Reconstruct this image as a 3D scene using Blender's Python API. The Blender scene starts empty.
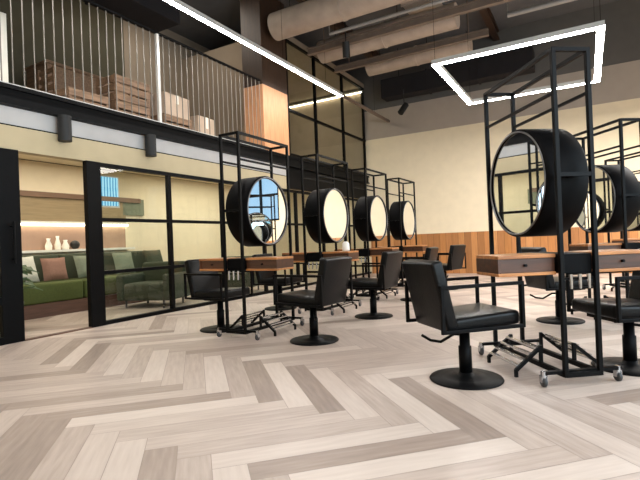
import bpy, bmesh, math, random
from mathutils import Vector, Matrix
random.seed(7)
S = bpy.context.scene
COL = S.collection
PI = math.pi

# ------------------------------------------------------------------ helpers
def lin(c):
    c = c / 255.0
    return c / 12.92 if c <= 0.04045 else ((c + 0.055) / 1.055) ** 2.4
def rgb(r, g, b):
    return (lin(r), lin(g), lin(b), 1.0)

def new_mat(name):
    m = bpy.data.materials.new(name); m.use_nodes = True
    nt = m.node_tree
    return m, nt, nt.nodes['Principled BSDF']

def plain(name, col, rough=0.5, metal=0.0, noise=0.12, scale=14.0, bump=0.0, spec=0.5, coat=0.0):
    """principled surface whose colour is gently broken up by a noise texture"""
    m, nt, b = new_mat(name)
    tc = nt.nodes.new('ShaderNodeTexCoord')
    nz = nt.nodes.new('ShaderNodeTexNoise'); nz.inputs['Scale'].default_value = scale; nz.inputs['Detail'].default_value = 4
    nt.links.new(tc.outputs['Object'], nz.inputs['Vector'])
    rp = nt.nodes.new('ShaderNodeValToRGB')
    lo = tuple(c * (1 - noise) for c in col[:3]) + (1,)
    hi = tuple(min(1, c * (1 + noise)) for c in col[:3]) + (1,)
    rp.color_ramp.elements[0].position = 0.3; rp.color_ramp.elements[0].color = lo
    rp.color_ramp.elements[1].position = 0.7; rp.color_ramp.elements[1].color = hi
    nt.links.new(nz.outputs['Fac'], rp.inputs['Fac']); nt.links.new(rp.outputs['Color'], b.inputs['Base Color'])
    b.inputs['Roughness'].default_value = rough; b.inputs['Metallic'].default_value = metal
    b.inputs['Specular IOR Level'].default_value = spec
    b.inputs['Coat Weight'].default_value = coat
    if bump > 0:
        bp = nt.nodes.new('ShaderNodeBump'); bp.inputs['Strength'].default_value = bump; bp.inputs['Distance'].default_value = 0.01
        nt.links.new(nz.outputs['Fac'], bp.inputs['Height']); nt.links.new(bp.outputs['Normal'], b.inputs['Normal'])
    return m

def wood(name, c1, c2, axis='X', rough=0.4, scale=3.0):
    m, nt, b = new_mat(name)
    tc = nt.nodes.new('ShaderNodeTexCoord'); mp = nt.nodes.new('ShaderNodeMapping')
    sc = {'X': (1, 12, 12), 'Y': (12, 1, 12), 'Z': (12, 12, 1)}[axis]
    mp.inputs['Scale'].default_value = sc
    nz = nt.nodes.new('ShaderNodeTexNoise'); nz.inputs['Scale'].default_value = scale; nz.inputs['Detail'].default_value = 6
    rp = nt.nodes.new('ShaderNodeValToRGB')
    rp.color_ramp.elements[0].position = 0.3; rp.color_ramp.elements[0].color = c1
    rp.color_ramp.elements[1].position = 0.7; rp.color_ramp.elements[1].color = c2
    nt.links.new(tc.outputs['Object'], mp.inputs['Vector']); nt.links.new(mp.outputs['Vector'], nz.inputs['Vector'])
    nt.links.new(nz.outputs['Fac'], rp.inputs['Fac']); nt.links.new(rp.outputs['Color'], b.inputs['Base Color'])
    b.inputs['Roughness'].default_value = rough
    return m

def plank_wall(name, cols, width, axis=0, rough=0.45):
    """vertical boards: one tone per board, with grain and dark joints"""
    m, nt, b = new_mat(name)
    N = nt.nodes.new; L = nt.links.new
    tc = N('ShaderNodeTexCoord'); sx = N('ShaderNodeSeparateXYZ'); L(tc.outputs['Object'], sx.inputs[0])
    dv = N('ShaderNodeMath'); dv.operation = 'DIVIDE'; dv.inputs[1].default_value = width; L(sx.outputs[axis], dv.inputs[0])
    fl = N('ShaderNodeMath'); fl.operation = 'FLOOR'; L(dv.outputs[0], fl.inputs[0])
    fr = N('ShaderNodeMath'); fr.operation = 'FRACT'; L(dv.outputs[0], fr.inputs[0])
    wn = N('ShaderNodeTexWhiteNoise'); wn.noise_dimensions = '1D'; L(fl.outputs[0], wn.inputs['W'])
    rp = N('ShaderNodeValToRGB')
    while len(rp.color_ramp.elements) < len(cols): rp.color_ramp.elements.new(0.5)
    for i, c in enumerate(cols):
        rp.color_ramp.elements[i].position = i / (len(cols) - 1); rp.color_ramp.elements[i].color = c
    L(wn.outputs['Value'], rp.inputs['Fac'])
    mp = N('ShaderNodeMapping'); mp.inputs['Scale'].default_value = (14, 14, 1); L(tc.outputs['Object'], mp.inputs['Vector'])
    nz = N('ShaderNodeTexNoise'); nz.inputs['Scale'].default_value = 3; nz.inputs['Detail'].default_value = 5; L(mp.outputs[0], nz.inputs['Vector'])
    gt = N('ShaderNodeMath'); gt.operation = 'GREATER_THAN'; gt.inputs[1].default_value = 0.06; L(fr.outputs[0], gt.inputs[0])
    ma = N('ShaderNodeMath'); ma.operation = 'MULTIPLY_ADD'; ma.inputs[1].default_value = 0.55; ma.inputs[2].default_value = 0.45; L(gt.outputs[0], ma.inputs[0])
    mm = N('ShaderNodeMath'); mm.operation = 'MULTIPLY_ADD'; mm.inputs[1].default_value = 0.6; mm.inputs[2].default_value = 0.7; L(nz.outputs['Fac'], mm.inputs[0])
    mu = N('ShaderNodeMath'); mu.operation = 'MULTIPLY'; L(ma.outputs[0], mu.inputs[0]); L(mm.outputs[0], mu.inputs[1])
    vm = N('ShaderNodeVectorMath'); vm.operation = 'SCALE'; L(rp.outputs['Color'], vm.inputs[0]); L(mu.outputs[0], vm.inputs['Scale'])
    L(vm.outputs[0], b.inputs['Base Color']); b.inputs['Roughness'].default_value = rough
    return m

def emit(name, col, strength):
    m = bpy.data.materials.new(name); m.use_nodes = True; nt = m.node_tree
    nt.nodes.remove(nt.nodes['Principled BSDF'])
    e = nt.nodes.new('ShaderNodeEmission'); e.inputs['Color'].default_value = col; e.inputs['Strength'].default_value = strength
    nt.links.new(e.outputs[0], nt.nodes['Material Output'].inputs['Surface'])
    return m

def glass_mat(name, tint=(0.93, 0.96, 0.94, 1), refl=0.07):
    m = bpy.data.materials.new(name); m.use_nodes = True; nt = m.node_tree
    nt.nodes.remove(nt.nodes['Principled BSDF'])
    t = nt.nodes.new('ShaderNodeBsdfTransparent'); t.inputs['Color'].default_value = tint
    g = nt.nodes.new('ShaderNodeBsdfGlossy'); g.inputs['Roughness'].default_value = 0.02
    f = nt.nodes.new('ShaderNodeFresnel'); f.inputs['IOR'].default_value = 1.45
    mx = nt.nodes.new('ShaderNodeMixShader')
    ge = nt.nodes.new('ShaderNodeNewGeometry'); iv = nt.nodes.new('ShaderNodeMath'); iv.operation = 'SUBTRACT'; iv.inputs[0].default_value = 1.0
    mu = nt.nodes.new('ShaderNodeMath'); mu.operation = 'MULTIPLY'
    nt.links.new(ge.outputs['Backfacing'], iv.inputs[1]); nt.links.new(f.outputs[0], mu.inputs[0]); nt.links.new(iv.outputs[0], mu.inputs[1])
    nt.links.new(mu.outputs[0], mx.inputs[0]); nt.links.new(t.outputs[0], mx.inputs[1]); nt.links.new(g.outputs[0], mx.inputs[2])
    nt.links.new(mx.outputs[0], nt.nodes['Material Output'].inputs['Surface'])
    return m

class MB:
    """collects shapes, then links them as ONE mesh object"""
    def __init__(s): s.v = []; s.f = []; s.smooth = []
    def add(s, vs, fs, smooth=False):
        o = len(s.v); s.v += [tuple(v) for v in vs]
        s.f += [tuple(i + o for i in f) for f in fs]; s.smooth += [smooth] * len(fs)
        return s
    def box(s, c, d, R=None):
        hx, hy, hz = d[0] / 2, d[1] / 2, d[2] / 2
        vs = [Vector((x, y, z)) for x in (-hx, hx) for y in (-hy, hy) for z in (-hz, hz)]
        if R is not None: vs = [R @ v for v in vs]
        vs = [v + Vector(c) for v in vs]
        return s.add(vs, [(0, 1, 3, 2), (4, 6, 7, 5), (0, 4, 5, 1), (2, 3, 7, 6), (0, 2, 6, 4), (1, 5, 7, 3)])
    def span(s, a, b):
        return s.box([(a[i] + b[i]) / 2 for i in range(3)], [abs(b[i] - a[i]) for i in range(3)])
    def bar(s, p0, p1, w, h=None):
        """square tube from p0 to p1"""
        h = h or w
        p0, p1 = Vector(p0), Vector(p1); z = (p1 - p0); L = z.length; z.normalize()
        up = Vector((0, 0, 1)) if abs(z.z) < 0.9 else Vector((0, 1, 0))
        x = up.cross(z).normalized(); y = z.cross(x)
        R = Matrix((x, y, z)).transposed()
        return s.box((p0 + p1) / 2, (w, h, L), R)
    def tube(s, pts, r, n=12, caps=True):
        """round tube along a list of points; r a number or a list"""
        pts = [Vector(p) for p in pts]; k = len(pts)
        rs = r if isinstance(r, (list, tuple)) else [r] * k
        rings = []; prev = None
        for i, p in enumerate(pts):
            t = (pts[min(i + 1, k - 1)] - pts[max(i - 1, 0)]).normalized()
            if prev is None:
                a = Vector((0, 0, 1)) if abs(t.z) < 0.9 else Vector((1, 0, 0))
                x = a.cross(t).normalized()
            else:
                x = (prev - t * prev.dot(t)).normalized()
            prev = x; y = t.cross(x)
            rings.append([p + (x * math.cos(2 * PI * j / n) + y * math.sin(2 * PI * j / n)) * rs[i] for j in range(n)])
        vs = [v for ring in rings for v in ring]; fs = []
        for i in range(k - 1):
            for j in range(n):
                a, b = i * n + j, i * n + (j + 1) % n
                fs.append((a, b, b + n, a + n))
        s.add(vs, fs, True)
        if caps:
            s.add(rings[0], [tuple(range(n - 1, -1, -1))]); s.add(rings[-1], [tuple(range(n))])
        return s
    def lathe(s, prof, c=(0, 0, 0), n=32, axis='Z', smooth=True):
        """profile [(radius, height)] spun about an axis"""
        vs = []; k = len(prof)
        for r, h in prof:
            for j in range(n):
                a = 2 * PI * j / n; x, y = r * math.cos(a), r * math.sin(a)
                p = {'Z': (x, y, h), 'X': (h, x, y), 'Y': (y, h, x)}[axis]
                vs.append((p[0] + c[0], p[1] + c[1], p[2] + c[2]))
        fs = []
        for i in range(k - 1):
            for j in range(n):
                a, b = i * n + j, i * n + (j + 1) % n
                fs.append((a, b, b + n, a + n))
        s.add(vs, fs, smooth)
        if prof[0] == prof[-1]: return s
        if prof[0][0] > 1e-6: s.add(vs[:n], [tuple(range(n - 1, -1, -1))])
        if prof[-1][0] > 1e-6: s.add(vs[-n:], [tuple(range(n))])
        return s
    def build(s, name, mat, parent=None, bevel=0.0, seg=2, loc=None, rz=None):
        me = bpy.data.meshes.new(name); me.from_pydata(s.v, [], s.f); me.update()
        bm = bmesh.new(); bm.from_mesh(me); bmesh.ops.recalc_face_normals(bm, faces=bm.faces); bm.to_mesh(me); bm.free()
        for p, q in zip(me.polygons, s.smooth): p.use_smooth = q
        me.materials.append(mat)
        o = bpy.data.objects.new(name, me); COL.objects.link(o)
        if parent: o.parent = parent
        if loc is not None: o.location = loc
        if rz is not None: o.rotation_euler = (0, 0, rz)
        if bevel > 0:
            b = o.modifiers.new('bevel', 'BEVEL'); b.width = bevel; b.segments = seg; b.limit_method = 'ANGLE'
            b.angle_limit = math.radians(40)
            if seg > 2:
                for p in me.polygons: p.use_smooth = True
                b.harden_normals = False
        return o

def tag(o, label=None, cat=None, group=None, kind=None):
    if label: o['label'] = label
    if cat: o['category'] = cat
    if group: o['group'] = group
    if kind: o['kind'] = kind
    return o
def thing(name, label, cat, loc=(0, 0, 0), rz=0.0, group=None):
    o = bpy.data.objects.new(name, None); COL.objects.link(o); o.empty_display_size = 0.1
    o.location = loc; o.rotation_euler = (0, 0, rz)
    return tag(o, label, cat, group)
def struct(o, label=None, cat=None):
    return tag(o, label, cat, None, 'structure')
def copy_tree(o, parent=None):
    c = o.copy(); COL.objects.link(c)
    if parent: c.parent = parent
    for ch in list(o.children): copy_tree(ch, c)
    return c
def place(proto, used, loc, rz, label):
    o = proto if not used else copy_tree(proto)
    o.location = loc; o.rotation_euler = (0, 0, rz); o['label'] = label
    return o

# ------------------------------------------------------------------ materials
M = {}
M['steel'] = plain('black_powder_steel', rgb(7, 7, 8), 0.5, 0.0, 0.1, 30, spec=0.1)
M['beam'] = plain('black_painted_steel', rgb(12, 12, 13), 0.55, 0.0, 0.15, 6, spec=0.1)
M['leather'] = plain('black_leather', rgb(8, 8, 9), 0.36, 0.0, 0.15, 60, bump=0.12, spec=0.17)
M['drum'] = plain('black_satin_shell', rgb(4, 4, 5), 0.6, 0.0, 0.1, 20, spec=0.08)
M['chrome'] = plain('brushed_chrome', rgb(190, 190, 192), 0.22, 1.0, 0.06, 40)
M['rim'] = plain('grey_metal_rim', rgb(120, 120, 122), 0.3, 0.8, 0.06, 40)
M['mirror'] = plain('silvered_glass', rgb(238, 240, 240), 0.015, 1.0, 0.004, 3)
M['tablewood'] = wood('oiled_walnut', rgb(146, 92, 48), rgb(196, 132, 76), 'X', 0.38)
M['tabledark'] = wood('dark_walnut', rgb(52, 28, 15), rgb(82, 46, 25), 'X', 0.42)
M['cream'] = plain('cream_wall_paint', rgb(226, 212, 184), 0.8, 0, 0.03, 5, spec=0.2)
M['greytaupe'] = plain('taupe_paint_with_falloff', rgb(164, 154, 144), 0.8, 0, 0.03, 5, spec=0.2)
M['shadedcream'] = plain('shaded_cream_paint', rgb(180, 166, 136), 0.8, 0, 0.03, 5, spec=0.2)  # cream darkened in colour, for the weaker light on the header
M['taupe'] = plain('taupe_wall_paint', rgb(140, 126, 110), 0.8, 0, 0.04, 5, spec=0.2)
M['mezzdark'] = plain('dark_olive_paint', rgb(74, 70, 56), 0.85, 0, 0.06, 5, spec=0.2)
M['greywall'] = plain('dark_grey_paint', rgb(92, 90, 88), 0.85, 0, 0.04, 5, spec=0.2)
M['ceil'] = plain('charcoal_ceiling_paint', rgb(92, 92, 94), 0.9, 0, 0.06, 4, spec=0.2)
M['ceilblack'] = plain('black_ceiling_paint', rgb(34, 32, 34), 0.9, 0, 0.08, 4, spec=0.2)
M['wains'] = plank_wall('warm_timber_boards', [rgb(152, 102, 58), rgb(186, 126, 74), rgb(172, 116, 62), rgb(202, 146, 94)], 0.16)
M['fascia'] = plain('pale_grey_panel', rgb(205, 202, 200), 0.6, 0, 0.05, 4)
M['duct'] = plain('beige_duct_wrap', rgb(166, 150, 136), 0.6, 0, 0.1, 5, bump=0.1)
M['joist'] = plain('brown_painted_joist', rgb(112, 96, 84), 0.7, 0, 0.12, 6)
M['pipe'] = plain('grey_conduit', rgb(150, 148, 146), 0.45, 0.3, 0.08, 8)
M['led'] = emit('cool_white_led', (1.0, 0.96, 0.92, 1), 55.0)
M['ledwarm'] = emit('warm_white_led', (1.0, 0.86, 0.62, 1), 7.0)
M['glass'] = glass_mat('clear_glass')
M['baluster'] = plain('grey_steel_rod', rgb(120, 114, 106), 0.4, 0.3, 0.08, 20)
M['lightrail'] = plain('pale_grey_steel', rgb(200, 198, 194), 0.4, 0.2, 0.05, 10)
M['orangewood'] = wood('orange_veneer', rgb(196, 138, 96), rgb(220, 164, 120), 'Z', 0.5)
M['brownwood'] = wood('dark_wood_and_shaded_veneer', rgb(50, 34, 24), rgb(66, 46, 32), 'Z', 0.5)  # own brown of the beams; on the column, veneer darkened as shade
M['cratewood'] = wood('brown_crate_wood', rgb(104, 78, 58), rgb(140, 110, 84), 'X', 0.6)
M['carton'] = plain('tan_cardboard', rgb(186, 164, 144), 0.8, 0, 0.06, 8)
M['white'] = plain('white_lacquer', rgb(232, 228, 216), 0.5, 0, 0.03, 6)
M['olive'] = plain('olive_velvet', rgb(74, 84, 36), 0.85, 0, 0.12, 40, bump=0.1)
M['darkolive'] = plain('dark_olive_velvet', rgb(58, 64, 46), 0.85, 0, 0.12, 40, bump=0.1)
M['greygreen'] = plain('sage_fabric', rgb(118, 124, 104), 0.85, 0, 0.1, 40, bump=0.1)
M['palefab'] = plain('pale_grey_fabric', rgb(196, 194, 180), 0.85, 0, 0.08, 40, bump=0.1)
M['rosefab'] = plain('dusty_brown_fabric', rgb(140, 104, 88), 0.85, 0, 0.08, 40, bump=0.1)
M['yellow'] = plain('mustard_fabric', rgb(206, 170, 60), 0.8, 0, 0.08, 40)
M['plinth'] = wood('brown_plinth_wood', rgb(78, 52, 40), rgb(98, 68, 54), 'Y', 0.5)
M['panel'] = wood('taupe_wall_panel', rgb(140, 120, 88), rgb(158, 136, 100), 'Y', 0.6)
M['band'] = wood('brown_shelf_board', rgb(104, 78, 58), rgb(126, 96, 74), 'Y', 0.5)
M['rosewall'] = plain('rose_brown_panel', rgb(150, 122, 104), 0.7, 0, 0.06, 5)
M['ceramic'] = plain('white_ceramic', rgb(240, 236, 226), 0.35, 0, 0.02, 6)
M['black'] = plain('matt_black', rgb(18, 18, 18), 0.6, 0, 0.1, 20)
M['leaf'] = plain('green_leaf', rgb(92, 112, 74), 0.55, 0, 0.2, 12)
M['rubber'] = plain('grey_rubber', rgb(52, 52, 54), 0.6, 0, 0.1, 30)

def screen_mat():
    m = bpy.data.materials.new('blue_lit_screen'); m.use_nodes = True; nt = m.node_tree
    nt.nodes.remove(nt.nodes['Principled BSDF'])
    tc = nt.nodes.new('ShaderNodeTexCoord'); w = nt.nodes.new('ShaderNodeTexWave'); w.bands_direction = 'Y'
    w.inputs['Scale'].default_value = 5.0; w.inputs['Distortion'].default_value = 1.0
    rp = nt.nodes.new('ShaderNodeValToRGB')
    rp.color_ramp.elements[0].color = rgb(50, 125, 165); rp.color_ramp.elements[1].color = rgb(165, 212, 225)
    e = nt.nodes.new('ShaderNodeEmission'); e.inputs['Strength'].default_value = 1.0
    L = nt.links.new
    L(tc.outputs['Object'], w.inputs['Vector']); L(w.outputs['Fac'], rp.inputs['Fac']); L(rp.outputs['Color'], e.inputs['Color'])
    L(e.outputs[0], nt.nodes['Material Output'].inputs['Surface'])
    return m
M['screen'] = screen_mat()

def floor_mat():
    m, nt, b = new_mat('herringbone_oak_planks')
    N = nt.nodes.new; L = nt.links.new
    at = N('ShaderNodeAttribute'); at.attribute_name = 'plank_tone'
    uv = N('ShaderNodeUVMap'); uv.uv_map = 'grain'
    mp = N('ShaderNodeMapping'); mp.inputs['Scale'].default_value = (1.6, 16, 1); L(uv.outputs[0], mp.inputs['Vector'])
    nz = N('ShaderNodeTexNoise'); nz.inputs['Scale'].default_value = 2.4; nz.inputs['Detail'].default_value = 6; L(mp.outputs[0], nz.inputs['Vector'])
    ad = N('ShaderNodeMath'); ad.operation = 'MULTIPLY_ADD'; ad.inputs[1].default_value = 0.42; ad.inputs[2].default_value = -0.21
    L(nz.outputs['Fac'], ad.inputs[0])
    sm = N('ShaderNodeMath'); sm.operation = 'ADD'; L(at.outputs['Fac'], sm.inputs[0]); L(ad.outputs[0], sm.inputs[1])
    rp = N('ShaderNodeValToRGB'); cr = rp.color_ramp
    cr.elements[0].position = 0.0; cr.elements[0].color = rgb(110, 96, 89)
    cr.elements[1].position = 1.0; cr.elements[1].color = rgb(208, 194, 183)
    e = cr.elements.new(0.35); e.color = rgb(154, 137, 126)
    e = cr.elements.new(0.65); e.color = rgb(187, 171, 160)
    L(sm.outputs[0], rp.inputs['Fac']); L(rp.outputs['Color'], b.inputs['Base Color'])
    b.inputs['Roughness'].default_value = 0.42; b.inputs['Specular IOR Level'].default_value = 0.4
    return m
M['floor'] = floor_mat()

# ------------------------------------------------------------------ room constants
XL = -5.34      # face of the mezzanine / glass wall
XR = 4.4        # right wall
YB = 12.2       # back wall
YF = -3.2       # wall behind the photographer
ZC = 6.0        # ceiling
XLB = -8.2      # back wall of lounge
ZM = 2.79       # mezzanine floor level

# ------------------------------------------------------------------ floor: herringbone planks
def clip(poly, axis, val, keep_less):
    out = []
    for i in range(len(poly)):
        a, b = poly[i], poly[(i + 1) % len(poly)]
        ia = (a[axis] <= val) if keep_less else (a[axis] >= val)
        ib = (b[axis] <= val) if keep_less else (b[axis] >= val)
        if ia: out.append(a)
        if ia != ib:
            t = (val - a[axis]) / (b[axis] - a[axis])
            out.append((a[0] + t * (b[0] - a[0]), a[1] + t * (b[1] - a[1])))
    return out

def build_floor():
    n = 7; W = 0.15; G = 0.0014
    s = math.sqrt(0.5)
    ox, oy = -1.95, 3.06           # a zig-zag corner
    def world(a, b): return (ox + (a + b) * s, oy + (a - b) * s)
    vs, fs, tones, uvs = [], [], [], []
    rnd = random.Random(21)
    R = 75
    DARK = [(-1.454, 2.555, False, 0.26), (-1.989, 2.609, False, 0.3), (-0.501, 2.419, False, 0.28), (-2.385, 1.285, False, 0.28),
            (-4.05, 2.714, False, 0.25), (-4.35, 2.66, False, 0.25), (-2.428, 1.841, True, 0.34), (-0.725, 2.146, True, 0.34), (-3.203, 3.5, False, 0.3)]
    def emit_plank(a0, b0, a1, b1, horiz):
        p = [world(a0 + G, b0 + G), world(a1 - G, b0 + G), world(a1 - G, b1 - G), world(a0 + G, b1 - G)]
        for ax, v, kl in ((0, XLB, False), (0, XR, True), (1, YF, False), (1, YB, True)):
            p = clip(p, ax, v, kl)
            if len(p) < 3: return
        tone = rnd.random()
        tone = 0.3 + 0.1 * rnd.random() if tone < 0.1 else (0.48 + 0.15 * rnd.random() if tone < 0.6 else 0.65 + 0.2 * rnd.random())
        pc = world((a0 + a1) / 2, (b0 + b1) / 2)
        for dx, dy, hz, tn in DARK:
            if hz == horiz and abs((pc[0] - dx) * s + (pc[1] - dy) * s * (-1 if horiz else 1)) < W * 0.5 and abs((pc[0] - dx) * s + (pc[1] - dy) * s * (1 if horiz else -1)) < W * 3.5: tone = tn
        off = (rnd.random() * 40, rnd.random() * 40)
        i0 = len(vs); vs.extend([(q[0], q[1], 0.0) for q in p]); fs.append(tuple(range(i0, i0 + len(p))))
        tones.append(tone)
        uv = []
        for q in p:
            da, db = (q[0] - ox) * s + (q[1] - oy) * s, (q[0] - ox) * s - (q[1] - oy) * s
            uv.append((da + off[0], db + off[1]) if horiz else (db + off[0], da + off[1]))
        uvs.append(uv)
    for x in range(-R, R):
        for y in range(-R, R):
            t = (x - y) % (2 * n)
            if t == 0: emit_plank(x * W, y * W, (x + n) * W, (y + 1) * W, True)
            elif t == 2 * n - 1: emit_plank(x * W, y * W, (x + 1) * W, (y + n) * W, False)
    # sub-floor slab below the planks
    k = len(vs)
    for z in (-0.2, -0.002):
        vs.extend([(XLB, YF, z), (XR, YF, z), (XR, YB, z), (XLB, YB, z)])
    sl = [(3, 2, 1, 0), (4, 5, 6, 7), (0, 1, 5, 4), (1, 2, 6, 5), (2, 3, 7, 6), (3, 0, 4, 7)]
    for f in sl:
        fs.append(tuple(i + k for i in f)); tones.append(0.3); uvs.append([(0, 0)] * 4)
    me = bpy.data.meshes.new('floor'); me.from_pydata(vs, [], fs); me.update()
    ca = me.attributes.new('plank_tone', 'FLOAT', 'FACE')
    for i, t in enumerate(tones): ca.data[i].value = t
    ul = me.uv_layers.new(name='grain')
    for p, uv in zip(me.polygons, uvs):
        for li, c in zip(p.loop_indices, uv): ul.data[li].uv = c
    me.materials.append(M['floor'])
    bm = bmesh.new(); bm.from_mesh(me)
    for f in bm.faces:
        if f.calc_center_median().z > -0.001 and f.normal.z < 0: f.normal_flip()
    bm.to_mesh(me); bm.free()
    o = bpy.data.objects.new('floor', me); COL.objects.link(o)
    struct(o)
build_floor()

# ------------------------------------------------------------------ shell
def sbox(name, a, b, mat, **k): return struct(MB().span(a, b).build(name, mat, **k))
sbox('ceiling', (XLB - 0.2, YF, ZC), (XR, YB, ZC + 0.2), M['ceil'])
wb = thing('wall_back', None, None); struct(wb)
bx0, bx1, bz0, bz1 = 2.5, 4.0, 1.7, 3.4
MB().span((XLB, YB, 0), (bx0, YB + 0.2, 3.8)).span((bx1, YB, 0), (XR, YB + 0.2, 3.8)).span((bx0, YB, 0), (bx1, YB + 0.2, bz0)) \
    .span((bx0, YB, bz1), (bx1, YB + 0.2, 3.8)).build('wall_surface', M['cream'], wb)
MB().span((XLB, YB, 3.8), (XR, YB + 0.2, 4.62)).build('taupe_falloff_band', M['greytaupe'], wb)  # two-tone paint, with light falling off up the wall put into it
MB().span((XLB, YB, 4.62), (XR, YB + 0.2, ZC)).build('upper_wall', M['greywall'], wb)
w = struct(MB().span((XL + 0.02, YB - 0.03, 0.0), (XR - 0.0, YB, 1.06)).build('trim_1', M['wains']))
# right wall with daylight windows
wins = [(-1.6, 1.2), (2.0, 4.8), (5.6, 8.4)]
WZ0, WZ1 = 0.9, 3.6
mb = MB()
ys = [YF] + [y for ab in wins for y in ab] + [YB]
for i in range(0, len(ys), 2): mb.span((XR, ys[i], 0), (XR + 0.2, ys[i + 1], ZC))
for a, b in wins:
    mb.span((XR, a, 0), (XR + 0.2, b, WZ0)); mb.span((XR, a, WZ1), (XR + 0.2, b, ZC))
struct(mb.build('wall_right', M['cream']))
for i, (a, b) in enumerate(wins):
    w = thing('window_%d' % (i + 1), None, None, (XR, (a + b) / 2, WZ0)); struct(w)
    hw, hz = (b - a) / 2, WZ1 - WZ0
    f = MB()
    for y in (-hw + 0.03, 0, hw - 0.03): f.span((0.02, y - 0.03, 0), (0.1, y + 0.03, hz))
    for z in (0.03, hz * 0.6, hz - 0.03): f.span((0.02, -hw, z - 0.03), (0.1, hw, z + 0.03))
    f.build('window_frame', M['steel'], w)
    MB().span((0.055, -hw, 0), (0.065, hw, hz)).build('glass_pane', M['glass'], w)
w = thing('window_6', None, None, (bx0, YB, bz0)); struct(w)
f = MB()
for x in (0.03, 0.75, 1.47): f.span((x - 0.03, 0.02, 0), (x + 0.03, 0.1, 1.7))
for z in (0.03, 0.85, 1.67): f.span((0, 0.02, z - 0.03), (1.5, 0.1, z + 0.03))
f.build('window_frame', M['steel'], w)
MB().span((0, 0.055, 0), (1.5, 0.065, 1.7)).build('glass_pane', M['glass'], w)
sbox('wall_rear', (XLB, YF - 0.2, 0), (XR, YF, ZC), M['cream'])
# lounge shell
wl = thing('wall_lounge', None, None); struct(wl)
MB().span((XLB - 0.2, YF, 0), (XLB, YB, ZM - 0.25)).build('wall_surface', M['cream'], wl)
sbox('wall_side', (XLB, 2.0, 0), (XL - 0.2, 2.15, ZM - 0.25), M['cream'])
# mezzanine
sbox('mezzanine_slab', (XLB, YF, 2.55), (XL - 0.12, YB, ZM - 0.02), M['cream'])
mw = thing('wall_mezzanine', None, None); struct(mw)
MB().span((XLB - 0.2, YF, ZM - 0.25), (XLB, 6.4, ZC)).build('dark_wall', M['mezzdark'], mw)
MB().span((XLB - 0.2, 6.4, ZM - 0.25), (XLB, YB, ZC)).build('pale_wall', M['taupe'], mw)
# edge beam with light lip
eb = thing('trim_2', None, None); struct(eb)
MB().span((XL - 0.12, YF, 2.56), (XL, YB, 2.78)).build('edge_beam', M['beam'], eb)
MB().span((XL - 0.0, YF, 2.735), (XL + 0.035, YB, 2.78)).span((XL, YF, 2.56), (XL + 0.035, YB, 2.59)).build('beam_flange', M['beam'], eb)
fa = thing('trim_3', None, None); struct(fa)
MB().span((XL - 0.16, YF, 2.36), (XL - 0.06, 8.1, 2.56)).build('fascia_panel', M['fascia'], fa)
MB().span((XL - 0.16, 8.1, 2.12), (XL - 0.06, YB, 2.56)).build('fascia_panel', M['beam'], fa)
MB().span((XL - 0.16, YF, 2.345), (XL - 0.04, 8.1, 2.362)).build('dark_edge_strip', M['beam'], fa)  # thin dark line along the lower edge of the fascia
# header over the glass
wlf = thing('wall_left', None, None); struct(wlf)
MB().span((XL - 0.16, 2.15, 2.08), (XL - 0.03, 8.1, 2.345)).build('header', M['shadedcream'], wlf)
MB().span((XL - 0.16, YF, 0), (XL - 0.06, 1.7, 2.345)).build('wall_surface', M['cream'], wlf)

# glass partition: stiles, mullions, rails, panes
gp = thing('window_4', None, None); struct(gp)
gx = XL - 0.05
MB().span((gx - 0.03, 3.555, 0), (gx + 0.05, 3.75, 2.08)).build('stile', M['steel'], gp, bevel=0.006)
ym = [3.75, 4.89, 6.05, 7.22, 8.38, 9.55, 10.7, 11.9]
for y in ym[1:]:
    MB().span((gx - 0.03, y - 0.03, 0.05), (gx + 0.03, y + 0.03, 2.04)).build('mullion', M['steel'], gp)
for z, h in ((2.055, 0.05), (1.35, 0.045), (0.67, 0.045), (0.025, 0.05)):
    MB().span((gx - 0.035, 3.75, z - h / 2), (gx + 0.035, YB, z + h / 2)).build('rail', M['steel'], gp)
for i in range(len(ym)):
    y1 = ym[i + 1] - 0.03 if i + 1 < len(ym) else YB
    MB().span((gx - 0.004, ym[i] + 0.03, 0.05), (gx + 0.004, y1, 2.03)).build('glass_pane', M['glass'], gp)
dr = thing('door_1', None, None); struct(dr)
MB().span((gx - 0.03, 2.55, 0), (gx + 0.05, 2.765, 2.085)).build('stile', M['steel'], dr, bevel=0.006)
MB().span((gx - 0.03, 1.7, 2.03), (gx + 0.05, 2.55, 2.085)).span((gx - 0.03, 1.7, 0), (gx + 0.05, 2.55, 0.08)).span((gx - 0.03, 1.7, 0.42), (gx + 0.05, 2.55, 0.5)).build('door_rail', M['steel'], dr)
MB().span((gx + 0.0, 1.7, 0.08), (gx + 0.01, 2.55, 2.03)).build('glass_pane', M['glass'], dr)
MB().tube([(gx + 0.11, 2.66, 0.85), (gx + 0.11, 2.66, 1.3)], 0.012).tube([(gx + 0.05, 2.66, 0.9), (gx + 0.11, 2.66, 0.9)], 0.008).tube([(gx + 0.05, 2.66, 1.25), (gx + 0.11, 2.66, 1.25)], 0.008).build('door_handle', M['steel'], dr)
sbox('trim_4', (gx - 0.03, 2.765, 0), (gx + 0.05, 3.555, 0.012), M['plinth'])

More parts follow.
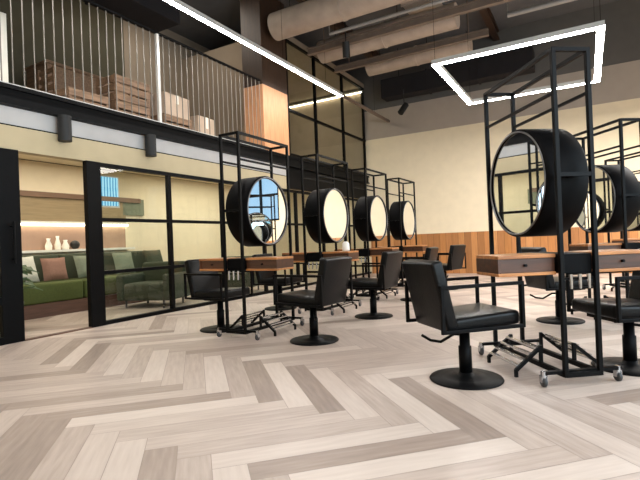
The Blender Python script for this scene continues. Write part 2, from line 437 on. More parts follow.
# ------------------------------------------------------------------ mezzanine railing
rl = thing('balcony_railing', 'long grey steel balcony railing of thin upright rods on the mezzanine edge', 'railing', (XL - 0.05, 0, ZM - 0.01))
RY0, RY1 = 1.2, 7.28
MB().span((-0.025, RY0, 1.335), (0.025, RY1, 1.365)).build('handrail', M['beam'], rl, bevel=0.004)
MB().span((-0.03, RY0, 0.0), (0.05, RY1, 0.022)).build('bottom_rail', M['lightrail'], rl)
for y in (1.5, 4.78):
    MB().span((-0.022, y - 0.022, 0.02), (0.022, y + 0.022, 1.34)).build('post', M['lightrail'], rl)
y = RY0 + 0.03; bal = None
while y < RY1:
    if bal is None:
        bal = MB().tube([(0, 0, 0.015), (0, 0, 1.34)], 0.0075, 8).build('baluster', M['baluster'], rl)
        bal.location = (0, y, 0)
    else:
        b = bal.copy(); COL.objects.link(b); b.parent = rl; b.location = (0, y, 0)
    y += 0.118

# veneer column at the end of the railing, its upper shade put into the colour
cl = thing('trim_5', None, None); struct(cl)
MB().span((XL - 0.5, 7.32, ZM - 0.02), (XL - 0.02, 8.18, 4.08)).build('lower_cladding', M['orangewood'], cl)
MB().span((XL - 0.5, 7.32, 4.08), (XL - 0.02, 8.18, ZC)).build('shaded_cladding', M['brownwood'], cl)

# upstairs glazed room
ug = thing('window_5', None, None); struct(ug)
for y in (8.22, 9.41, 10.83, 12.14):
    MB().span((XL - 0.09, y - 0.03, ZM - 0.02), (XL - 0.03, y + 0.03, 5.3)).build('mullion', M['steel'], ug)
for z in (2.84, 3.79, 5.28):
    MB().span((XL - 0.09, 8.2, z - 0.025), (XL - 0.03, YB, z + 0.025)).build('rail', M['steel'], ug)
for a, b in ((8.25, 9.38), (9.44, 10.8), (10.86, 12.11)):
    MB().span((XL - 0.064, a, ZM), (XL - 0.056, b, 5.27)).build('glass_pane', M['glass'], ug)
sbox('ceiling_upstairs', (XLB, 8.0, 5.3), (XL - 0.02, YB, 5.42), M['taupe'])
sbox('wall_upstairs', (XLB, 8.0, ZM - 0.02), (XL - 0.5, 8.12, 5.3), M['taupe'])
MBx = MB().span((XLB, YB - 0.05, ZM - 0.02), (XL - 0.1, YB, 5.3)); struct(MBx.build('wall_partition', M['taupe']))
t = thing('cove_light', 'warm cove light strip high on the upstairs room wall behind the gridded glazing', 'light', (-6.6, YB - 0.09, 5.2))
MB().span((-1.25, -0.03, -0.02), (1.2, 0.04, 0.03)).build('housing', M['lightrail'], t)
MB().span((-1.25, -0.04, -0.035), (1.2, 0.03, -0.02)).build('diffuser', M['ledwarm'], t)

# ------------------------------------------------------------------ linear lights
def cable(mb, x, y, z0, z1): mb.tube([(x, y, z0), (x, y, z1)], 0.003, 6)
t = thing('linear_light', 'long straight white light bar hung along the front of the mezzanine railing', 'light', (-4.65, 0, 4.2))
MB().span((-0.035, 0.3, 0.0), (0.035, 9.3, 0.07)).build('housing', M['lightrail'], t)
MB().span((-0.035, 0.3, -0.004), (0.035, 9.3, 0.0)).build('diffuser', M['led'], t)
MB().span((-0.03, 9.3, 0.0), (0.03, YB, 0.06)).build('unlit_rail', M['joist'], t)
mb = MB()
for y in (1.0, 4.0, 7.0, 8.6, 11.2):
    mb = MB(); cable(mb, 0, y, 0.06, ZC - 4.2); mb.build('suspension_cable', M['steel'], t)

def led_rect(label, x0, x1, y0, y1, z):
    t = thing('rectangular_pendant_light', label, 'light', ((x0 + x1) / 2, (y0 + y1) / 2, z))
    a, b, w = (x1 - x0) / 2, (y1 - y0) / 2, 0.045
    def ring(z0, z1):
        return MB().span((-a - w, -b - w, z0), (a + w, -b + w, z1)).span((-a - w, b - w, z0), (a + w, b + w, z1)) \
            .span((-a - w, -b + w, z0), (-a + w, b - w, z1)).span((a - w, -b + w, z0), (a + w, b - w, z1))
    ring(0.0, 0.07).build('housing', M['lightrail'], t)
    ring(-0.004, 0.0).build('diffuser', M['led'], t)
    mb = MB()
    for sx in (-1, 1):
        for sy in (-1, 1):
            mb = MB(); cable(mb, sx * a, sy * b, 0.07, ZC - z); mb.build('suspension_cable', M['steel'], t)
led_rect('rectangular ring of white light hanging above the large round mirrors on the right', -1.92, 0.26, 7.1, 9.6, 3.6)

# ------------------------------------------------------------------ ceiling services
def duct(name, label, a, b, r, mat, flat=None):
    t = thing(name, label, 'duct', a)
    v = Vector(b) - Vector(a)
    if flat: MB().bar((0, 0, 0), v, flat[0], flat[1]).build('casing', mat, t, bevel=0.02)
    else: MB().tube([(0, 0, 0), v], r, 24).build('casing', mat, t)
    n = max(2, int(v.length / 1.1))
    for i in range(1, n):
        p = v * (i / n); q = v.normalized() * 0.02; mb = MB()
        if flat: mb.bar(p - q, p + q, flat[0] + 0.03, flat[1] + 0.03)
        else: mb.tube([p - q, p + q], r + 0.015, 24)
        mb.build('flange', mat, t)
    for f in (0.12, 0.6):
        p = v * f; MB().tube([(p.x, p.y, 0), (p.x, p.y, ZC - a[2])], 0.006, 6).build('hanger', M['steel'], t)
    return t
duct('round_duct', 'thick beige round duct nearest the camera across the dark ceiling', (-5.2, 7.6, 5.25), (-2.2, 7.6, 5.25), 0.26, M['duct'])
duct('round_duct', 'thick beige round duct in the middle of the dark ceiling', (-5.0, 9.1, 5.2), (-2.0, 9.1, 5.2), 0.24, M['duct'])
duct('round_duct', 'beige round duct deepest in the ceiling near the back wall', (-4.6, 10.8, 5.3), (-2.1, 10.8, 5.3), 0.22, M['duct'])
duct('rectangular_duct', 'flat beige rectangular duct running lengthwise under the dark ceiling', (-2.75, 5.0, 5.76), (-2.75, 10.2, 5.76), 0, M['duct'], (0.55, 0.34))
duct('rectangular_duct', 'black rectangular duct running to the back wall above the cream paint', (-4.6, 11.75, 4.95), (-0.9, 11.75, 4.95), 0, M['ceilblack'], (0.4, 0.5))
duct('rectangular_duct', 'black rectangular duct over the mezzanine beside the long light bar', (-6.6, 2.0, 5.25), (-6.6, 6.1, 5.25), 0, M['ceilblack'], (0.7, 0.5))
for i, (y, z, x0, x1, lab) in enumerate(((8.5, 5.0, -5.0, 1.2, 'brown steel joist crossing the ceiling in front of the rectangular ring light'),
                                          (10.1, 5.15, -5.2, -1.6, 'brown steel joist crossing the ceiling behind the ring light'))):
    t = tag(MB().span((x0, -0.05, -0.07), (x1, 0.05, -0.05)).span((x0, -0.05, 0.05), (x1, 0.05, 0.07)).span((x0, -0.01, -0.05), (x1, 0.01, 0.05))
            .tube([(x0 + 0.4, 0, 0.05), (x0 + 0.4, 0, ZC - z)], 0.01, 6).tube([(x1 - 0.4, 0, 0.05), (x1 - 0.4, 0, ZC - z)], 0.01, 6)
            .build('ceiling_joist', M['joist'], loc=(0, y, z)), lab, 'joist')
for x, lab in ((-4.75, 'dark brown beam running lengthwise under the ceiling beside the mezzanine'),
               (-1.75, 'dark brown beam running lengthwise under the ceiling right of the ducts')):
    tag(MB().span((-0.07, 3.0, 0), (0.07, YB, 0.04)).span((-0.07, 3.0, 0.2), (0.07, YB, 0.24)).span((-0.015, 3.0, 0.04), (0.015, YB, 0.2)).build('ceiling_beam', M['brownwood'], loc=(x, 0, ZC - 0.24)), lab, 'beam')
def pipe(label, pts, r, mat, z):
    mb = MB().tube(pts, r, 10)
    for p in (pts[0], pts[-1]):
        mb.tube([(p[0], p[1], p[2]), (p[0], p[1], ZC)], 0.006, 6)
    tag(mb.build('ceiling_pipe', mat), label, 'pipe')
pipe('thin pale conduit slanting across the dark ceiling above the ring light', [(-4.2, 8.0, 5.0), (0.9, 8.0, 5.0)], 0.03, M['pipe'], 5.0)
pipe('grey pipe crossing the charcoal ceiling at top right', [(-1.2, 9.9, 5.3), (3.5, 9.9, 5.3)], 0.05, M['pipe'], 5.3)

def spotlight(label, loc, top, tilt=25, az=0, name='track_spotlight', group=None):
    t = thing(name, label, 'spotlight', loc, az, group)
    MB().tube([(0, 0, 0.0), (0, 0, top - loc[2])], 0.012, 8).build('stem', M['black'], t)
    R = Matrix.Rotation(math.radians(tilt), 3, 'X')
    a = R @ Vector((0, 0, 0.10)); b = R @ Vector((0, 0, -0.2))
    MB().tube([a, b], 0.075, 20).build('lamp_head', M['black'], t)
    return t
spotlight('black spotlight hung under the ceiling ducts left of the ring light', (-4.05, 8.4, 4.85), ZC, 20, 0.4)
spotlight('black spotlight tilted towards the cream wall near the back corner', (-3.85, 11.2, 4.25), 4.7, 40, 2.6)
spotlight('black spotlight below the mezzanine beam nearest the left edge', (XL + 0.04, 3.27, 2.46), 2.565, 0, 0, 'beam_spotlight')
spotlight('black spotlight below the mezzanine beam over the gridded glass partition', (XL + 0.04, 4.52, 2.46), 2.565, 0, 0, 'beam_spotlight')

# ------------------------------------------------------------------ styling station
def make_station():
    t = thing('styling_station', 'x', 'styling station', group='mirror stations of the salon')
    fx, fy, H = 0.115, 0.44, 2.1
    post = None
    for sx in (-1, 1):
        for sy in (-1, 1):
            if post is None:
                post = MB().span((-0.0135, -0.0135, 0.055), (0.0135, 0.0135, H)).build('post', M['steel'], t, bevel=0.002, loc=(sx * fx, sy * fy, 0))
            else:
                p = post.copy(); COL.objects.link(p); p.parent = t; p.location = (sx * fx, sy * fy, 0)
    def ringrail(z, w, name):
        mb = MB()
        for s in (-1, 1):
            mb.bar((s * fx, -fy, z), (s * fx, fy, z), w); mb.bar((-fx, s * fy, z), (fx, s * fy, z), w)
        return mb.build(name, M['steel'], t)
    ringrail(H - 0.0125, 0.025, 'top_frame')
    ringrail(0.07, 0.03, 'base_frame')
    for s in (-1, 1):
        MB().bar((s * fx, -fy, 1.82), (s * fx, fy, 1.82), 0.018).build('side_rail', M['steel'], t)
        MB().bar((-0.25, s * 0.42, 0.085), (0.25, s * 0.42, 0.085), 0.03, 0.02).build('castor_arm', M['steel'], t)
    # mirror drum between the posts
    dr = MB().lathe([(0.0, -0.128), (0.352, -0.128), (0.356, -0.145), (0.372, -0.145), (0.38, -0.135), (0.38, 0.135), (0.372, 0.145), (0.356, 0.145), (0.352, 0.128), (0.0, 0.128)],
                    (0, 0, 1.31), 64, 'X').build('mirror_drum', M['drum'], t)
    for s in (-1, 1):
        MB().lathe([(0.0, s * 0.130), (0.351, s * 0.130), (0.351, s * 0.134), (0.0, s * 0.134)], (0, 0, 1.31), 64, 'X', False).build('mirror_glass', M['mirror'], dr)
        MB().lathe([(0.354, s * 0.143), (0.354, s * 0.149), (0.366, s * 0.149), (0.366, s * 0.143), (0.354, s * 0.143)], (0, 0, 1.31), 64, 'X').build('rim', M['rim'], dr)
        MB().bar((-fx, s * fy, 1.31), (fx, s * fy, 1.31), 0.025).bar((0, s * 0.37, 1.31), (0, s * fy, 1.31), 0.03).build('mirror_bracket', M['steel'], t)
    # wooden consoles on both sides, dark steel drawer block between the posts
    y0, y1, z0, z1 = -0.41, -0.11, 0.69, 0.82
    for s in (-1, 1):
        a, b = (0.13, 0.51) if s > 0 else (-0.51, -0.13)
        MB().span((a, y0, z1 - 0.022), (b, y1, z1)).build('tabletop', M['tablewood'], t, bevel=0.003)
        MB().span((a, y0, z0), (b, y1, z0 + 0.02)).build('bottom_board', M['tablewood'], t, bevel=0.003)
        e = s * 0.50
        MB().span((e - 0.009, y0 + 0.002, z0 + 0.02), (e + 0.009, y1, z1 - 0.022)).build('end_panel', M['tabledark'], t)
        d = MB().span((min(s * 0.132, s * 0.488), y0 + 0.012, z0 + 0.022), (max(s * 0.132, s * 0.488), y0 + 0.03, z1 - 0.024)).build('drawer_front', M['tabledark'], t)
        MB().tube([(s * 0.33, y0 + 0.012, 0.755), (s * 0.33, y0 - 0.006, 0.755)], 0.009, 12).build('knob', M['steel'], d)
        MB().span((min(s * 0.132, s * 0.488), y1 - 0.02, z0 + 0.02), (max(s * 0.132, s * 0.488), y1, z1 - 0.022)).build('back_panel', M['tabledark'], t)
    MB().span((-0.1, -0.425, z0 + 0.005), (0.1, 0.1, z1 - 0.005)).span((-0.128, -0.3, z0 + 0.03), (0.128, -0.1, z1 - 0.03)).build('drawer_block', M['drum'], t, bevel=0.003)
    # tilted foot rests, one on each side
    for s in (-1, 1):
        f = MB()
        for y in (-0.19, 0.19): f.bar((s * 0.12, y, 0.19), (s * 0.30, y, 0.045), 0.022).bar((s * 0.12, y, 0.07), (s * 0.12, y, 0.2), 0.02)
        f.bar((s * 0.12, -0.44, 0.075), (s * 0.12, 0.44, 0.075), 0.02)
        for y in (-0.19, 0.19): f.bar((s * 0.30, y, 0.0), (s * 0.30, y, 0.05), 0.02)
        fo = f.build('foot_rest', M['steel'], t)
        for k in range(4):
            u = 0.145 + 0.045 * k; zz = 0.19 - (u - 0.12) * 0.145 / 0.18 + 0.012
            MB().bar((s * u, -0.19, zz), (s * u, 0.19, zz), 0.03, 0.012).build('tread', M['chrome'], fo)
    # little holder for hair tools under the drawer block
    th = MB().span((-0.1, -0.44, 0.655), (0.1, -0.425, 0.67)).span((-0.1, -0.43, 0.66), (-0.09, -0.40, 0.70)).span((0.09, -0.43, 0.66), (0.1, -0.40, 0.70)).build('tool_holder', M['steel'], t)
    for x in (-0.06, 0.0, 0.06):
        MB().tube([(x, -0.452, 0.60), (x, -0.447, 0.69)], [0.007, 0.013], 12).build('hair_tool', M['chrome'], th)
    # castors
    for sx in (-1, 1):
        for sy in (-1, 1):
            c = MB().tube([(sx * 0.25, sy * 0.42, 0.055), (sx * 0.25, sy * 0.42, 0.098)], 0.016, 12) \
                .bar((sx * 0.25 + 0.016, sy * 0.42, 0.03), (sx * 0.25 + 0.016, sy * 0.42, 0.07), 0.006, 0.03) \
                .bar((sx * 0.25 - 0.016, sy * 0.42, 0.03), (sx * 0.25 - 0.016, sy * 0.42, 0.07), 0.006, 0.03) \
                .span((sx * 0.25 - 0.019, sy * 0.42 - 0.015, 0.066), (sx * 0.25 + 0.019, sy * 0.42 + 0.015, 0.072)).build('castor', M['chrome'], t)
            MB().lathe([(0.0, -0.011), (0.027, -0.011), (0.031, -0.007), (0.031, 0.007), (0.027, 0.011), (0.0, 0.011)], (sx * 0.25, sy * 0.42, 0.031), 20, 'X').build('wheel', M['rubber'], c)
    return t
station = make_station()
ANG = math.radians(36.5)
dn = Vector((-math.sin(ANG), math.cos(ANG), 0)); en = Vector((math.cos(ANG), math.sin(ANG), 0))
c_near = Vector((-0.05, 3.295, 0)) + dn * 0.44
c_far = Vector((0.437, 5.76, 0)) + dn * 0.44
place(station, False, c_near, ANG, 'largest black mirror station with table at right, nearest the camera')
place(station, True, c_far, ANG, 'black mirror station cut by the right edge behind the largest one')
place(station, True, c_far + Vector((0.49, 2.46, 0)), ANG, 'farthest black mirror station at the right edge, mostly hidden by two others')
SY = [4.09, 5.66, 7.18, 8.71]
for y, lab in zip(SY, ('leftmost black mirror station before the glass partition, nearest of the left row',
                       'second black mirror station from the left, behind the leftmost one',
                       'third black mirror station from the left, where the mezzanine beam ends',
                       'smallest black mirror station of the left row, before the cream wall')):
    place(station, True, (-3.12, y, 0), 0, lab)

# ------------------------------------------------------------------ styling chair
def make_chair():
    t = thing('styling_chair', 'x', 'chair', group='black salon chairs')
    MB().lathe([(0.0, 0.0), (0.235, 0.0), (0.238, 0.006), (0.232, 0.014), (0.15, 0.022), (0.05, 0.03), (0.045, 0.05), (0.0, 0.05)], n=48).build('base_disc', M['steel'], t)
    MB().lathe([(0.0, 0.045), (0.042, 0.045), (0.042, 0.22), (0.034, 0.225), (0.034, 0.345), (0.0, 0.345)], n=24).build('pedestal', M['steel'], t)
    MB().tube([(0.0, 0.0, 0.30), (-0.05, -0.05, 0.295), (-0.12, -0.11, 0.235), (-0.17, -0.16, 0.24), (-0.22, -0.2, 0.27)], 0.010, 10).build('pump_lever', M['steel'], t)
    MB().box((0, 0.05, 0.355), (0.3, 0.3, 0.025)).build('seat_plate', M['steel'], t)
    R = Matrix.Rotation(math.radians(3), 3, 'X')
    MB().box((0, 0.04, 0.413), (0.44, 0.47, 0.09), R).build('seat', M['leather'], t, bevel=0.025, seg=4)
    th = math.radians(13); R = Matrix.Rotation(th, 3, 'X')
    hb = 0.45; cz = 0.365 + math.cos(th) * hb / 2; cy = -0.2 - math.sin(th) * hb / 2
    MB().box((0, cy, cz), (0.44, 0.08, hb), R).build('backrest', M['leather'], t, bevel=0.02, seg=4)
    for s in (-1, 1):
        x = s * 0.245
        a = MB()
        a.bar((x, 0.27, 0.375), (x, 0.27, 0.645), 0.022).bar((x, -0.29, 0.375), (x, -0.29, 0.645), 0.022)
        a.bar((x, -0.301, 0.645), (x, 0.281, 0.645), 0.022).bar((x, -0.301, 0.375), (x, 0.281, 0.375), 0.022)
        a.bar((x, 0.05, 0.375), (s * 0.13, 0.05, 0.362), 0.022)
        a.build('arm_frame', M['steel'], t, bevel=0.003)
    return t
chair = make_chair()
def face(v): return math.atan2(v[1], v[0]) - PI / 2
chairs = [
    ((-0.73, 3.15), face(en) + math.radians(8), 'big black salon chair in the centre foreground facing right'),
    ((0.23, 3.84), face(-en), 'black salon chair at the right edge facing the largest station'),
    ((-0.28, 5.60), face(en), 'black salon chair seen through the legs of the largest station'),
    ((-3.66, 4.02), face((1, -0.05)), 'leftmost black salon chair, against the glass partition'),
    ((-2.32, 3.85), face((-1, 0.12)), 'black salon chair with grey-lit back facing left to the leftmost station'),
    ((-2.33, 5.32), face((-1, 0.1)), 'black salon chair facing left at the second station from the left'),
    ((-2.33, 6.95), face((-1, 0)), 'black salon chair at the third left station, half behind the foreground chair'),
    ((-2.28, 8.5), face((-1, 0.3)), 'farthest black salon chair, before the timber wainscot'),
    ((-3.93, 5.6), face((1, 0)), 'black salon chair between the second left station and the glass partition'),
]
for i, (p, rz, lab) in enumerate(chairs):
    place(chair, i > 0, (p[0], p[1], 0), rz, lab)

# little things on the consoles
tw = tag(MB().lathe([(0.0, 0.0), (0.045, 0.0), (0.05, 0.02), (0.045, 0.10), (0.02, 0.125), (0.0, 0.125)], n=20).build('lotion_bottle', M['ceramic'], loc=(-2.72, 5.4, 0.821)),
         'small white bottle standing on the table of the second left station', 'bottle')

# ------------------------------------------------------------------ lounge behind the glass
so = thing('sofa', 'long olive velvet sofa with a brown wooden base along the lounge wall', 'sofa', (-7.45, 5.0, 0))
MB().span((-0.42, -1.55, 0), (0.45, 1.75, 0.2)).build('base', M['plinth'], so)
for a, b in ((-1.5, -0.45), (-0.43, 0.62), (0.64, 1.7)):
    MB().span((-0.2, a, 0.2), (0.44, b, 0.5)).build('seat_cushion', M['olive'], so, bevel=0.04, seg=4)
    MB().span((-0.42, a, 0.2), (-0.2, b, 0.92)).build('back_cushion', M['darkolive'], so, bevel=0.04, seg=4)
MB().span((-0.42, -1.66, 0), (0.45, -1.52, 0.6)).build('armrest', M['plinth'], so, bevel=0.01)
MB().span((-0.42, 1.72, 0), (0.45, 1.86, 0.6)).build('armrest', M['darkolive'], so, bevel=0.02, seg=4)
def cushion(label, loc, rz, tilt, mat, size=0.42):
    mb = MB(); n = 8; vs = []; fs = []
    R = Matrix.Rotation(rz, 3, 'Z') @ Matrix.Rotation(tilt, 3, 'Y')
    for side in (-1, 1):
        for i in range(n + 1):
            for j in range(n + 1):
                u, v = i / n * 2 - 1, j / n * 2 - 1
                k = (1 - u ** 4) * (1 - v ** 4)
                p = Vector((side * 0.075 * k ** 0.5, u * size / 2 * (1 - 0.06 * (1 - v * v)), v * size / 2 * (1 - 0.06 * (1 - u * u))))
                vs.append(R @ p)
    for s in range(2):
        o = s * (n + 1) ** 2
        for i in range(n):
            for j in range(n):
                a = o + i * (n + 1) + j; fs.append((a, a + 1, a + n + 2, a + n + 1))
    mb.add(vs, fs, True)
    return tag(mb.build('cushion', mat, loc=loc), label, 'cushion', 'lounge cushions')
cushion('pale grey cushion at the left end of the olive sofa', (-7.4, 3.85, 0.71), 0.2, -0.3, M['palefab'])
cushion('dusty brown cushion beside the pale grey one on the olive sofa', (-7.38, 4.3, 0.69), -0.1, -0.3, M['rosefab'], 0.38)
cushion('sage cushion on the olive sofa near the black door stile', (-7.4, 4.85, 0.70), 0.1, -0.3, M['greygreen'], 0.4)
cushion('sage cushion on the olive sofa seen through the glass', (-7.4, 5.6, 0.71), 0.0, -0.3, M['greygreen'], 0.42)
cushion('dark cushion at the right end of the olive sofa', (-7.4, 6.3, 0.72), 0.1, -0.3, M['darkolive'], 0.44)
# low armchairs / poufs closer to the glass
for loc, mat, lab in (((-6.3, 5.35, 0), 'darkolive', 'low dark green armchair behind the first glass pane, before the sofa'),
                      ((-6.25, 7.4, 0), 'darkolive', 'low dark green armchair behind the second glass pane')):
    t = thing('lounge_armchair', lab, 'armchair', loc, 0.3, 'lounge armchairs')
    MB().span((-0.36, -0.36, 0.12), (0.36, 0.36, 0.4)).build('seat', M[mat], t, bevel=0.05, seg=4)
    MB().span((-0.4, 0.24, 0.12), (0.4, 0.42, 0.72)).build('backrest', M[mat], t, bevel=0.05, seg=4)
    for s in (-1, 1):
        MB().span((s * 0.42 - 0.07, -0.36, 0.12), (s * 0.42 + 0.07, 0.36, 0.54)).build('armrest', M[mat], t, bevel=0.04, seg=4)
        for q in (-1, 1): MB().tube([(s * 0.34, q * 0.3, 0), (s * 0.34, q * 0.3, 0.14)], 0.018, 10).build('leg', M['black'], t)
t = thing('side_table', 'small round olive side table on the lounge floor behind the glass', 'table', (-6.2, 6.3, 0))
MB().lathe([(0.0, 0.42), (0.22, 0.42), (0.22, 0.45), (0.0, 0.45)], n=32).build('tabletop', M['olive'], t)
MB().lathe([(0.0, 0.0), (0.15, 0.0), (0.15, 0.015), (0.02, 0.03), (0.02, 0.42), (0.0, 0.42)], n=24).build('stem', M['black'], t)
tag(MB().span((-0.2, -0.2, 0.0), (0.2, 0.2, 0.4)).build('pouf', M['yellow'], bevel=0.06, seg=4, loc=(-7.2, 8.7, 0)), 'mustard yellow pouf in the lounge behind the leftmost station', 'pouf')
# wall ledge, vases, panels
tag(MB().span((XLB, 3.2, 0.96), (XLB + 0.24, 6.3, 1.0)).build('wall_ledge', M['white']), 'white ledge on the lounge wall behind the olive sofa', 'shelf')
for k, (y, h, r) in enumerate(((4.62, 0.2, 0.05), (4.78, 0.24, 0.045), (4.92, 0.17, 0.055))):
    tag(MB().lathe([(0.0, 0.0), (r, 0.0), (r * 1.15, h * 0.35), (r * 0.5, h * 0.8), (r * 0.65, h), (0.0, h)], n=20).build('vase', M['ceramic'], loc=(XLB + 0.12, y, 1.0)),
        ('leftmost white vase on the lounge ledge', 'tallest white vase, middle of the three on the lounge ledge', 'shortest white vase, right of the three on the lounge ledge')[k], 'vase', 'white vases on the ledge')
tag(MB().lathe([(0.0, 0.0)] + [(0.08 * math.sin(a), 0.08 - 0.08 * math.cos(a)) for a in [0.3 + i * 0.24 for i in range(11)]] + [(0.0, 0.16)], n=20).build('decorative_ball', M['black'], loc=(XLB + 0.12, 5.1, 1.0)),
    'dark round ball beside the white vases on the lounge ledge', 'ornament')
pn = thing('trim_6', None, None); struct(pn)
MB().span((XLB, 3.0, 1.0), (XLB + 0.02, 6.25, 1.42)).build('rose_panel', M['rosewall'], pn)
MB().span((XLB, 3.0, 1.5), (XLB + 0.05, 6.25, 1.92)).build('taupe_panel', M['panel'], pn)
MB().span((XLB, 3.0, 1.92), (XLB + 0.09, 6.6, 2.01)).build('brown_band', M['band'], pn)
t = thing('shelf_light', 'warm light strip glowing under the taupe panel on the lounge wall', 'light', (XLB + 0.05, 3.0, 1.46))
MB().span((-0.05, 0, 0.0), (0.06, 3.25, 0.04)).build('housing', M['white'], t)
MB().span((-0.04, 0, -0.03), (0.065, 3.25, 0.0)).build('diffuser', M['ledwarm'], t)
t = thing('wall_screen', 'blue glowing striped screen high on the lounge wall behind the first glass pane', 'screen', (XLB + 0.03, 5.85, 2.1))
MB().span((-0.03, -0.27, -0.3), (0.02, 0.27, 0.33)).build('casing', M['lightrail'], t)
MB().span((0.02, -0.24, -0.27), (0.025, 0.24, 0.30)).build('display', M['screen'], t)
tag(MB().span((0, -0.26, -0.17), (0.05, 0.26, 0.17)).build('wall_plaque', M['greygreen'], loc=(XLB, 6.45, 1.83)), 'dark grey-green panel hung right of the blue screen in the lounge', 'panel')
# plant by the door at the left edge
pl = thing('potted_plant', 'green leafy potted plant inside the lounge at the far left edge', 'plant', (-6.35, 3.1, 0))
MB().lathe([(0.0, 0.0), (0.13, 0.0), (0.17, 0.34), (0.15, 0.34), (0.14, 0.3), (0.0, 0.3)], n=28).build('pot', M['rubber'], pl)
rnd = random.Random(4); lf = MB(); st = MB()
for k in range(26):
    a = rnd.random() * 2 * PI; L = 0.28 + rnd.random() * 0.22; h = 0.5 + rnd.random() * 0.3
    d = Vector((math.cos(a), math.sin(a), 0)); nrm = Vector((-d.y, d.x, 0))
    base = Vector((0, 0, 0.28)); mid = d * L * 0.45 + Vector((0, 0, h)); tip = d * L + Vector((0, 0, h - 0.05))
    st.tube([base, base.lerp(mid, 0.6) + Vector((0, 0, 0.06)), mid], 0.006, 6)
    w = 0.05 + 0.03 * rnd.random(); c = mid.lerp(tip, 0.5) + Vector((0, 0, 0.03))
    up = Vector((0, 0, 0.006))
    ring = [mid, c + nrm * w, tip, c - nrm * w]
    lf.add([p + up for p in ring] + [p - up for p in ring], [(0, 1, 2, 3), (7, 6, 5, 4), (0, 4, 5, 1), (1, 5, 6, 2), (2, 6, 7, 3), (3, 7, 4, 0)])
lf.build('foliage', M['leaf'], pl); st.build('stem', M['leaf'], pl)

# ------------------------------------------------------------------ things stored on the mezzanine
tag(MB().span((-0.25, -0.45, 0), (0.25, 0.45, 1.27)).span((-0.26, -0.005, 0.05), (0.262, 0.005, 1.22)).build('tall_cabinet', M['white'], loc=(-6.6, 2.75, ZM - 0.02), bevel=0.01),
    'white cabinet on the mezzanine at the left edge', 'cabinet')
def crate(label, loc, rz):
    t = thing('wooden_crate', label, 'crate', loc, rz, 'wooden crates on the mezzanine')
    mb = MB()
    for sx in (-1, 1):
        for sy in (-1, 1): MB().span((sx * 0.28 - 0.025, sy * 0.2 - 0.025, 0), (sx * 0.28 + 0.025, sy * 0.2 + 0.025, 0.38)).build('corner_post', M['cratewood'], t)
    mb = MB()
    for z in (0.06, 0.19, 0.32):
        for s in (-1, 1):
            mb.span((-0.3, s * 0.225 - 0.008, z - 0.05), (0.3, s * 0.225 + 0.008, z + 0.05)); mb.span((s * 0.305 - 0.008, -0.21, z - 0.05), (s * 0.305 + 0.008, 0.21, z + 0.05))
    mb.build('slats', M['cratewood'], t)
    MB().span((-0.28, -0.2, 0.0), (0.28, 0.2, 0.015)).build('bottom_board', M['cratewood'], t)
Z0 = ZM - 0.02
for loc, rz, lab in (((-6.1, 4.0, Z0), PI / 2, 'brown slatted crate on the mezzanine floor, leftmost of the crates'),
                     ((-6.1, 4.72, Z0), PI / 2, 'brown slatted crate on the mezzanine floor, under another crate'),
                     ((-6.1, 4.72, Z0 + 0.38), PI / 2, 'brown slatted crate stacked on top of another on the mezzanine'),
                     ((-6.1, 5.6, Z0), PI / 2, 'brown slatted crate on the mezzanine floor, rightmost of the crates')):
    crate(lab, loc, rz)
def carton(label, loc, d):
    t = thing('cardboard_box', label, 'box', loc, 0.05, 'cardboard boxes on the mezzanine')
    MB().span((-d[0] / 2, -d[1] / 2, 0), (d[0] / 2, d[1] / 2, d[2])).build('carton', M['carton'], t, bevel=0.004)
    MB().span((-d[0] / 2 - 0.002, -0.03, d[2] * 0.6), (d[0] / 2 + 0.002, 0.03, d[2] + 0.002)).build('tape', M['white'], t)
carton('pale cardboard box stacked on the rightmost crate of the mezzanine', (-6.1, 5.6, Z0 + 0.38), (0.42, 0.58, 0.36))
carton('small pale cardboard box on the mezzanine floor right of the crates', (-6.05, 6.25, Z0), (0.4, 0.45, 0.5))
# stacked wooden chairs near the cabinet
def wooden_chair(label, loc, rz):
    t = thing('wooden_chair', label, 'chair', loc, rz, 'wooden chairs on the mezzanine')
    MB().span((-0.22, -0.22, 0.43), (0.22, 0.22, 0.47)).build('seat', M['cratewood'], t, bevel=0.006)
    for sx in (-1, 1):
        MB().bar((sx * 0.19, 0.19, 0), (sx * 0.19, 0.19, 0.44), 0.035).build('leg', M['cratewood'], t)
        MB().bar((sx * 0.19, -0.2, 0), (sx * 0.19, -0.2, 0.9), 0.035).build('leg', M['cratewood'], t)
    mb = MB()
    for z in (0.6, 0.72, 0.84): mb.span((-0.19, -0.21, z - 0.035), (0.19, -0.19, z + 0.035))
    mb.build('backrest', M['cratewood'], t)
wooden_chair('brown wooden chair behind the railing beside the white cabinet', (-6.8, 3.75, Z0), PI)
tag(MB().span((-0.3, -1.2, 0), (0.3, 1.2, 1.15)).span((-0.32, -1.22, 1.15), (0.32, 1.22, 1.2)).build('sideboard', M['cratewood'], loc=(-7.5, 5.4, Z0), bevel=0.01), 'long brown wooden sideboard at the back of the mezzanine', 'sideboard')

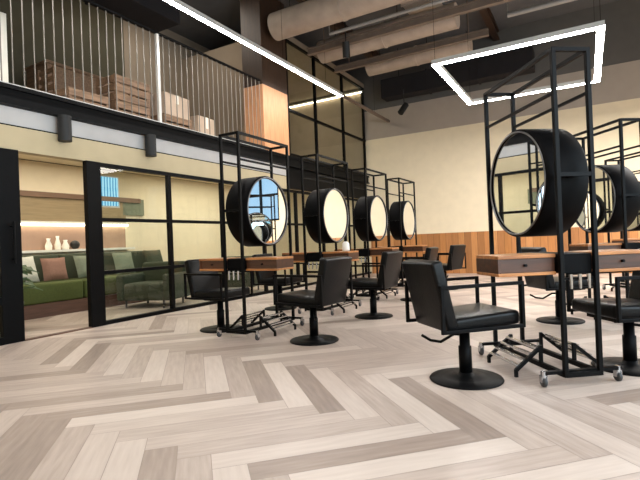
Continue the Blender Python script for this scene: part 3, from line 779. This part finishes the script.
# ------------------------------------------------------------------ lights
def area(name, loc, rot, size, sizey, power, col):
    l = bpy.data.lights.new(name, 'AREA'); l.shape = 'RECTANGLE'; l.size = size; l.size_y = sizey; l.energy = power; l.color = col
    o = bpy.data.objects.new(name, l); COL.objects.link(o); o.location = loc; o.rotation_euler = rot
    return o
for i, (a, b) in enumerate(wins):
    area('window_daylight', (XR - 0.05, (a + b) / 2, (WZ0 + WZ1) / 2), (0, math.radians(62), 0), WZ1 - WZ0, b - a, (210, 150, 60)[i], (0.76, 0.89, 1.0))
for x, y, p in ((-1.0, 1.2, 55), (2.6, 2.0, 30), (2.6, 9.0, 250)):  # overhead fills added without fixtures, to brighten floor and back wall
    area('added_overhead_fill', (x, y, 3.6), (0, 0, 0), 2.1, 2.4, p, (1.0, 0.95, 0.9))
area('lounge_fill', (-6.9, 4.4, 2.5), (0, 0, 0), 1.6, 2.6, 30, (1.0, 0.92, 0.78))  # area fills added to brighten the lounge, no fixtures behind them
area('lounge_fill', (-6.9, 8.0, 2.5), (0, 0, 0), 1.6, 3.0, 45, (1.0, 0.92, 0.78))
area('upstairs_room_light', (-6.8, 10.2, 5.25), (0, 0, 0), 1.6, 2.6, 25, (1.0, 0.85, 0.62))
area('mezzanine_fill', (-6.8, 6.2, 5.9), (0, 0, 0), 1.2, 2.0, 32, (1.0, 0.92, 0.8))  # fill added without a fixture, to light the tan wall upstairs

wd = bpy.data.worlds.new('World'); S.world = wd; wd.use_nodes = True
nt = wd.node_tree; bg = nt.nodes['Background']
bg.inputs['Color'].default_value = (0.42, 0.68, 1.0, 1); bg.inputs['Strength'].default_value = 0.8

# ------------------------------------------------------------------ camera
cam = bpy.data.cameras.new('Camera'); co = bpy.data.objects.new('Camera', cam); COL.objects.link(co); S.camera = co
cam.sensor_width = 36.0; cam.lens = 463.6286 * 36.0 / 640.0; cam.clip_start = 0.05
R = Matrix(((0.866202551747653, -0.4983533455901083, 0.036566135767954054),
            (0.4981290730720044, 0.866961530004798, 0.015656693525943784),
            (-0.03950399861128169, 0.00465278743181255, 0.9992085796583385)))
right, fwd, up = R.col[0], R.col[1], R.col[2]
RM = Matrix((right, up, -fwd)).transposed()
co.matrix_world = Matrix.Translation((0, 0, 0.95)) @ RM.to_4x4()

S.view_settings.view_transform = 'Standard'; S.view_settings.look = 'None'
S.view_settings.exposure = 0.6; S.view_settings.gamma = 1.0; S.view_settings.use_curve_mapping = False
